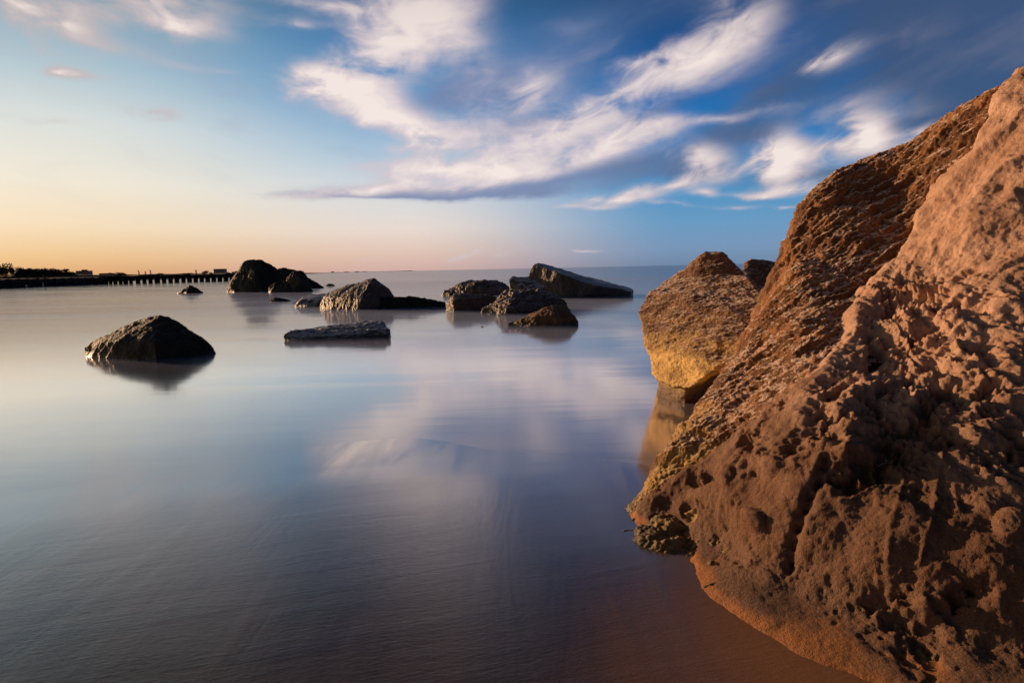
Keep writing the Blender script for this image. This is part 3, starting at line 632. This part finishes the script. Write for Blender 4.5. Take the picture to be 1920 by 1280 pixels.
# gullies and runs drawn down the upper slope
run = ridged(np.stack([(px_ + py_ * 1.0) / 150 + .3 * fbm(co * 3, 2), (py_ - px_) / 700, co[:, 2] * .6], 1), 4, .55)
sandd += up_zone * .040 * (run - .6)
sandd -= .030 * groove([(1552,885),(1530,940),(1500,1020),(1482,1075)], 10) * (.6 + sstep(-.3, .5, fbm(co * 22, 3))) + .030 * groove([(1630,700),(1560,760),(1500,850)], 10) * (1 + hol)
sandd += .006 * groove([(1690,900),(1686,960),(1676,1010),(1668,1080)], 5) * (1 + fbm(co * 30, 2)) + .006 * groove([(1765,860),(1745,960),(1722,1070)], 5) * (1 + fbm(co * 30 + 9, 2))
sandd -= .050 * bump_at(1300, 965, 22) + .035 * bump_at(1345, 905, 16) + .035 * bump_at(1325, 960, 12)
for (a, b, r_, hgt) in [(1435,990,22,.035),(1470,890,18,.025),(1390,905,14,.018),(1590,770,26,.03),(1640,560,24,.02),(1870,1010,30,.03),(1385,920,12,.015)]:
    sandd += hgt * np.sqrt(bump_at(a, b, r_))
sandd += .026 * groove([(1212,942),(1300,872),(1400,806)], 24)
# little round pits left by drips
rp = np.random.RandomState(5)
for k_ in range(70):
    a = rp.uniform(1300, 1720); b = rp.uniform(940, 1230); r_ = rp.uniform(3.5, 9)
    sandd -= .0045 * bump_at(a, b, r_) * (r_ / 6)
foot = sstep(.0, .16, co[:, 2])
th = th * (.25 + .75 * foot)
th = th + sandd * sstep(-.02, .12, sdm) * (.22 + .78 * sstep(.010, .044, co[:, 2]))
# soft foot of the heap flaring out on the beach
cs = co + N * np.maximum(th, -.06)[:, None]
keep = (mask > .004) & (co[:, 2] > -.20)
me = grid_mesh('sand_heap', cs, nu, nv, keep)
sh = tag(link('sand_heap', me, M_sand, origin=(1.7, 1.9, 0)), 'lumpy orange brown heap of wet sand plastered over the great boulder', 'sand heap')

# ------------------------------------------------------------------ far shore: land, seawall, pier
def strip(name, pts, mat, kind='structure', depth=60, zbase=-1, seed=0):
    """land: crest points (px, py, d); a real ridge that falls to the water in front and behind"""
    pr = [P(*p) for p in pts]; xs_ = np.linspace(pr[0].x, pr[-1].x, 200)
    yy = np.interp(xs_, [p.x for p in pr], [p.y for p in pr]); zz = np.interp(xs_, [p.x for p in pr], [p.z for p in pr])
    prof = [(-depth * .5, -1, 0), (-depth * .42, .25, .3), (-depth * .2, .75, 1), (0, 1, 1), (depth * .3, .9, 1), (depth, .5, 1), (depth * 2, -.2, 0)]
    rows = []
    for (dy, s, a) in prof:
        z = np.where(zz * s > 0, zz * s, s) + a * .12 * fbm(np.stack([xs_ * .08, xs_ * 0 + dy * .1, xs_ * 0 + seed], 1), 4) * np.abs(zz)
        rows.append(np.stack([xs_, yy + dy, z], 1))
    me = grid_mesh(name, np.concatenate(rows), 200, len(prof))
    return link(name, me, mat)
tag(strip('shore', [(-260,517,135),(-60,515,135),(0,514.5,138),(60,514.5,142),(140,515,150),(200,516.5,160),(260,518,170),(300,516,180),(480,514.5,200)], M_dune, depth=30, seed=1), kind='structure')
tag(strip('dune', [(100,519,118),(120,517.5,120),(140,516.8,122),(160,519,124),(190,521,126)], M_dunesand, depth=8, seed=2), kind='structure')
tag(strip('hills', [(170,516,420),(200,514,430),(225,515,430),(260,515,450),(290,513,450),(330,514,470),(345,512,470),(380,513,480),(440,511.5,500),(520,512,560)], M_dune, depth=80, seed=3), kind='structure')
tag(strip('coast', [(560,514,1500),(600,512.5,1600),(640,511,1700),(700,510,1900),(760,509.2,2100),(775,509,2200)], M_far, depth=60, seed=4), kind='structure')

# pier
A = G(203, 532.5); B = G(447, 526)
pier = empty('pier', (A.x, A.y, 0)); tag(pier, 'long low dark pier on thick square piles reaching out from the left shore', 'pier')
dirv = (B - A); L = dirv.length; dv = dirv.normalized(); perp = Vector((-dv.y, dv.x, 0))
def obox(bm, t0, t1, w0, w1, z0, z1):
    vs = box(bm, (0, 0, 0), (1, 1, 1))
    for v in vs:
        t = t0 + (t1 - t0) * v.co.x; q = w0 + (w1 - w0) * v.co.y; z = z0 + (z1 - z0) * v.co.z
        v.co = A + dv * t + perp * q; v.co.z = z
bm = bmesh.new(); obox(bm, -1, L, 0, 2.6, .80, 1.02)
bm_obj('deck', bm, M_conc, pier)
bm = bmesh.new(); obox(bm, -1, L, -.08, .12, 1.022, 1.08); bm_obj('kerb', bm, M_conc, pier)
def t_of(px):
    r = ray(px, 524); # intersect ground ray with line A-B in plan
    den = dv.x * r.y - dv.y * r.x
    return (A.y * r.x - A.x * r.y) / den
gaps = [211,221,230,241,251.5,265,276.5,288,302,314,326,338.5,350,362,373.5,384.5,396,407.5,419,430.5,442]
gw = [1.5,2.5,1.5,2,5.5,4,4,4,4,4.5,4,4.5,4,4,4,4,4,4,4,4,4]
edges = [203.5] + sum([[g - w_ / 2, g + w_ / 2] for g, w_ in zip(gaps, gw)], []) + [448]
for k_ in range(0, len(edges) - 1, 2):
    bm = bmesh.new(); obox(bm, t_of(edges[k_]), t_of(edges[k_ + 1]), .05, 1.4, -1.0, .80); bm_obj('pile', bm, M_conc, pier)
# seawall along the shore
A2 = G(-70, 543.5); B2 = Vector((A.x, A.y, 0))
swd = (B2 - A2); sn = swd.normalized(); sp = Vector((-sn.y, sn.x, 0))
sw = empty('seawall', (A2.x, A2.y, 0)); tag(sw, 'long black seawall at the foot of the wooded shore, left of the pier', 'seawall')
bm = bmesh.new(); nseg = 60
prev = None
for i in range(nseg + 1):
    c_ = A2 + swd * (i / nseg); hgt = 1.00 + .05 * math.sin(i * 1.7) + random.uniform(-.03, .03)
    vs = [bm.verts.new(Vector((*(c_ + sp * q).xy, z))) for q, z in ((-.15, -1), (0, hgt * .55), (.25, hgt), (3, hgt + .02), (4, -1))]
    if prev:
        for a, b, c2, d2 in zip(prev[:-1], prev[1:], vs[1:], vs[:-1]): bm.faces.new((a, d2, c2, b))
    prev = vs
bm_obj('wall', bm, M_conc, sw)
for i in range(14):
    t = (i + .5) / 14; c_ = A2 + swd * t - sp * .3
    bm = bmesh.new(); bmesh.ops.create_cone(bm, segments=8, radius1=.14, radius2=.12, depth=1.9, cap_ends=True, matrix=Matrix.Translation((c_.x, c_.y, .05)))
    bm_obj('pile', bm, M_conc, sw)
for (px, pb, hpx) in [(50,539,4.5),(81,537.5,7),(97.5,536.5,4),(160.5,532.5,2.5)]:
    b_ = G(px, pb); d = b_.y; hgt = hpx * d / F
    bm = bmesh.new(); bmesh.ops.create_cone(bm, segments=8, radius1=.085, radius2=.07, depth=hgt + .5, cap_ends=True, matrix=Matrix.Translation((b_.x, b_.y, (hgt - .5) / 2)) @ Matrix.Rotation(R(random.uniform(-5, 5)), 4, 'Y'))
    bmesh.ops.create_cone(bm, segments=8, radius1=.10, radius2=.05, depth=.06, cap_ends=True, matrix=Matrix.Translation((b_.x, b_.y, hgt + .02)))
    o = bm_obj('mooring_post', bm, M_post, origin=(b_.x, b_.y, 0))
    lab = {50: 'shortest pale post, nearest the left edge, before the black seawall', 81: 'tallest pale leaning post standing before the black seawall', 97.5: 'thin pale post right beside the tallest one, before the seawall', 160.5: 'tiny pale post by the seawall below the flat roofed building'}[px]
    tag(o, lab, 'post', 'pale posts in the water before the seawall')

# ------------------------------------------------------------------ trees and shrubs
def crown_bm(w_, h_, z0, n=900, leaf=.16, seed=0, flat=False, lobes=7):
    r_ = np.random.RandomState(seed); bm = bmesh.new()
    cs_ = []
    for k_ in range(lobes):
        a = r_.uniform(0, 6.28); q = r_.uniform(.2, .62)
        cs_.append((math.cos(a) * q * w_ / 2, math.sin(a) * q * w_ / 2, z0 + h_ * (r_.uniform(.35, .8) if not flat else r_.uniform(.4, .75)), r_.uniform(.22, .40) * w_, r_.uniform(.20, .34) * h_ * (1 if not flat else .8)))
    for i in range(n):
        c_ = cs_[r_.randint(lobes)]; v = r_.normal(size=3); v /= np.linalg.norm(v); v *= r_.uniform(.45, 1.05)
        p = Vector((c_[0] + v[0] * c_[3], c_[1] + v[1] * c_[3], c_[2] + v[2] * c_[4]))
        e = Euler(r_.uniform(0, 6.28, 3)).to_matrix(); s = leaf * r_.uniform(.6, 1.6)
        f = [bm.verts.new(p + e @ Vector(q)) for q in ((-s, -s * .5, 0), (s, -s * .4, 0), (s * .8, s * .6, s * .2), (-s * .6, s * .5, -s * .1))]
        bm.faces.new(f)
    return bm
def limb(bm, a, b, r0, r1):
    a = Vector(a); b = Vector(b); d = b - a; q = d.to_track_quat('Z', 'Y').to_matrix().to_4x4()
    bmesh.ops.create_cone(bm, segments=7, radius1=r0, radius2=r1, depth=d.length, cap_ends=True, matrix=Matrix.Translation((a + b) / 2) @ q)
def tree(px, ytop, ybase, wpx, d, label, cat='tree', name='tree', group=None, trunk=.35, seed=0, flat=False, n=900):
    top = P(px, ytop, d); bs = P(px, ybase, d); h_ = top.z - bs.z; w_ = wpx * d / F
    root = empty(name, bs); tag(root, label, cat, group)
    bm = bmesh.new(); tz = h_ * max(trunk, .12)
    limb(bm, (0, 0, -.6), (w_ * .03, 0, tz), w_ * .045 + .04, w_ * .03 + .03)
    r_ = random.Random(seed)
    for k_ in range(5):
        a = r_.uniform(0, 6.28); limb(bm, (w_ * .03, 0, tz * .9), (math.cos(a) * w_ * .3, math.sin(a) * w_ * .3, tz + h_ * (1 - trunk) * r_.uniform(.3, .6)), w_ * .022 + .02, w_ * .008 + .01)
    me = bpy.data.meshes.new('trunk'); bm.to_mesh(me); bm.free(); o = link('trunk', me, M_bark); o.parent = root
    bm = crown_bm(w_, h_ * (1 - trunk) * 1.15, tz * .9, n, max(.07, w_ * .035), seed, flat)
    me = bpy.data.meshes.new('crown'); bm.to_mesh(me); bm.free(); o = link('crown', me, M_leaf, smooth=False); o.parent = root
    return root
tree(9, 497, 524, 30, 136, 'tall dark bushy tree at the very left edge of the shore', seed=1, trunk=.18)
tree(26, 501, 524, 11, 134, 'narrow pointed dark tree next to the leftmost tall tree', seed=2, trunk=.12)
tree(123, 503.5, 519, 15, 140, 'lone umbrella shaped tree with a bare trunk on the wooded shore', seed=3, trunk=.42, flat=True, n=500)
GS = 'dark shrubs along the wooded left shore'
for i, (px, yt, wp, lab) in enumerate([(-14,505,26,'dark bush cut by the left edge of the view below the tall tree'),(38,506,14,'dark bush just right of the narrow pointed tree'),(50,508,20,'wide dark bush second along the shore from the pointed tree'),(66,509,18,'rounded dark bush in the middle of the shore thicket'),
        (80,508,18,'taller dark bush in the middle of the thicket'),(94,509.5,14,'small dark bush left of the umbrella tree'),(106,509,16,'dark bush directly left of the umbrella tree trunk'),(117,513,14,'low dark bush at the foot of the umbrella tree'),(133,513,16,'low dark bush between the umbrella tree and the flat roofed building')]):
    tree(px, yt - 1, 524, wp * 1.45, 132 + (i % 3) * 2, lab, 'bush', 'bush', GS, .04, 20 + i, n=1600)
for i, (px, yt, yb, wp, d, lab) in enumerate([(225,511.5,519,16,165,'dark tree clump on the shore where the pier begins'),(232,512,518.5,9,168,'small round tree touching the clump where the pier begins'),(385,508.5,517,13,260,'dome shaped dark tree behind the far part of the pier'),(396,511,517,10,262,'low dark tree right of the dome shaped tree behind the pier'),(352,512.5,517.5,16,262,'wide low tree behind the middle of the pier'),(300,513,518.5,18,240,'low spreading tree behind the near half of the pier'),(428,510.5,515.5,10,300,'small dark tree right of the grey block building')]):
    tree(px, yt, yb, wp, d, lab, seed=40 + i, trunk=.1, n=500)

# ------------------------------------------------------------------ buildings and masts
def building(x0, x1, yt, yb, d, label, wall=M_wall, roofs=(), nwin=0, floors=1, depth=None, cat='building'):
    a = P(x0, yb, d); b = P(x1, yb, d); top = P((x0 + x1) / 2, yt, d).z; w_ = b.x - a.x; dp = depth or w_ * .5
    root = empty('building', ((a.x + b.x) / 2, d, a.z)); tag(root, label, cat)
    z0 = a.z - 1.5
    bm = bmesh.new(); box(bm, (a.x, d, z0), (b.x, d + dp, top)); bm_obj('wall', bm, wall, root)
    bm = bmesh.new(); e = w_ * .02; t = max(.05, (top - a.z) * .05); box(bm, (a.x - e, d - e, top + .003), (b.x + e, d + dp + e, top + t))
    bm_obj('roof', bm, M_roof, root)
    for (rx0, rx1, ry) in roofs:
        q0 = P(rx0, ry, d); q1 = P(rx1, ry, d)
        bm = bmesh.new(); box(bm, (q0.x, d + dp * .3, top + t + .003), (q1.x, d + dp * .7, q0.z)); bm_obj('roof_room', bm, wall, root)
    for fl in range(floors):
        for k_ in range(nwin):
            cx = a.x + w_ * (k_ + .5) / nwin; zc = a.z + (top - a.z) * (fl + .55) / floors; ww = w_ / nwin * .5; hh = (top - a.z) / floors * .4
            bm = bmesh.new(); box(bm, (cx - ww / 2, d - .04, zc - hh / 2), (cx + ww / 2, d + .1, zc + hh / 2)); bm_obj('window', bm, M_win, root)
    return root
building(143, 166, 508, 517, 330, 'squat brown flat roofed building with a roof room, on the wooded shore', roofs=[(150,158,505.5)], nwin=6, floors=2)
building(186, 197, 512.5, 517, 360, 'low hut like house left of its longer twin on the left shore', nwin=3)
building(200, 211, 512.2, 517, 365, 'longer low house with a small side wing, right of the hut like house', roofs=[(202,206,511.4)], nwin=4)
building(212.5, 217, 513, 517, 367, 'tiny annex standing just right of the longer low house', nwin=1)
building(401, 421, 504.5, 513.5, 700, 'grey box shaped block building standing tall above the far end of the pier', wall=M_wallb, nwin=7, floors=3)
building(434.5, 447, 509.5, 513, 650, 'long low grey building between the block building and the tallest boulder', wall=M_wallb, roofs=[(440,444,508.2)], nwin=4)
def mast(px, yt, yb, d, label, arm=0):
    a = P(px, yb, d); t = P(px, yt, d)
    bm = bmesh.new(); limb(bm, (a.x, a.y, a.z - 1), (a.x, a.y, t.z), d * .0011, d * .0007)
    if arm: limb(bm, (a.x, a.y, t.z - .1), (a.x + arm * d / F, a.y, t.z + abs(arm) * .4 * d / F), d * .0008, d * .0005)
    else:
        for q in (.55, .8): limb(bm, (a.x - .5, a.y, a.z + (t.z - a.z) * q), (a.x + .5, a.y, a.z + (t.z - a.z) * q), .2, .2)
    o = bm_obj('mast', bm, M_mast, origin=(a.x, a.y, a.z)); tag(o, label, 'mast', 'thin masts behind the pier')
mast(261, 508, 516, 420, 'thin leaning mast, leftmost of the three above the near part of the pier', -2)
mast(273, 509, 516, 420, 'shortest thin mast, between the two others above the near part of the pier', 1.2)
mast(283, 507.5, 516, 420, 'thin mast leaning left, rightmost of the three above the near part of the pier', -3)
mast(368, 505.5, 514, 430, 'tall thin upright mast left of the dome shaped tree')
for i, (a, b, yt, lab) in enumerate([(612.5,619,511,'first low house from the left on the far coast strip'),(620.5,624,509.3,'small tower block on the far coast, highest point of its left part'),(629,636,510.3,'dark house right of the small tower block on the far coast'),
        (644,652,509.5,'wide flat block in the left half of the far coast strip'),(665,672,509,'bluish block near the middle of the far coast strip'),(678,686,509.1,'bluish block next right of the middle one on the far coast'),
        (697,701,509.1,'little house on the thin right half of the far coast'),(731,738,508.5,'block standing alone on the thin right end of the far coast'),(757,760,508.2,'tiny dark block before the last group on the far coast tip'),(765,768,508.0,'tiny dark block at the last visible tip of the far coast')]):
    building(a, b, yt, 511.5 - i * .2, 1650 + i * 50, lab, wall=M_farwall, depth=14)

# ------------------------------------------------------------------ render settings
scene.view_settings.view_transform = 'Standard'; scene.view_settings.look = 'None'
scene.view_settings.exposure = 0; scene.view_settings.gamma = 1
scene.render.engine = 'CYCLES'
scene.cycles.max_bounces = 6; scene.cycles.use_denoising = True
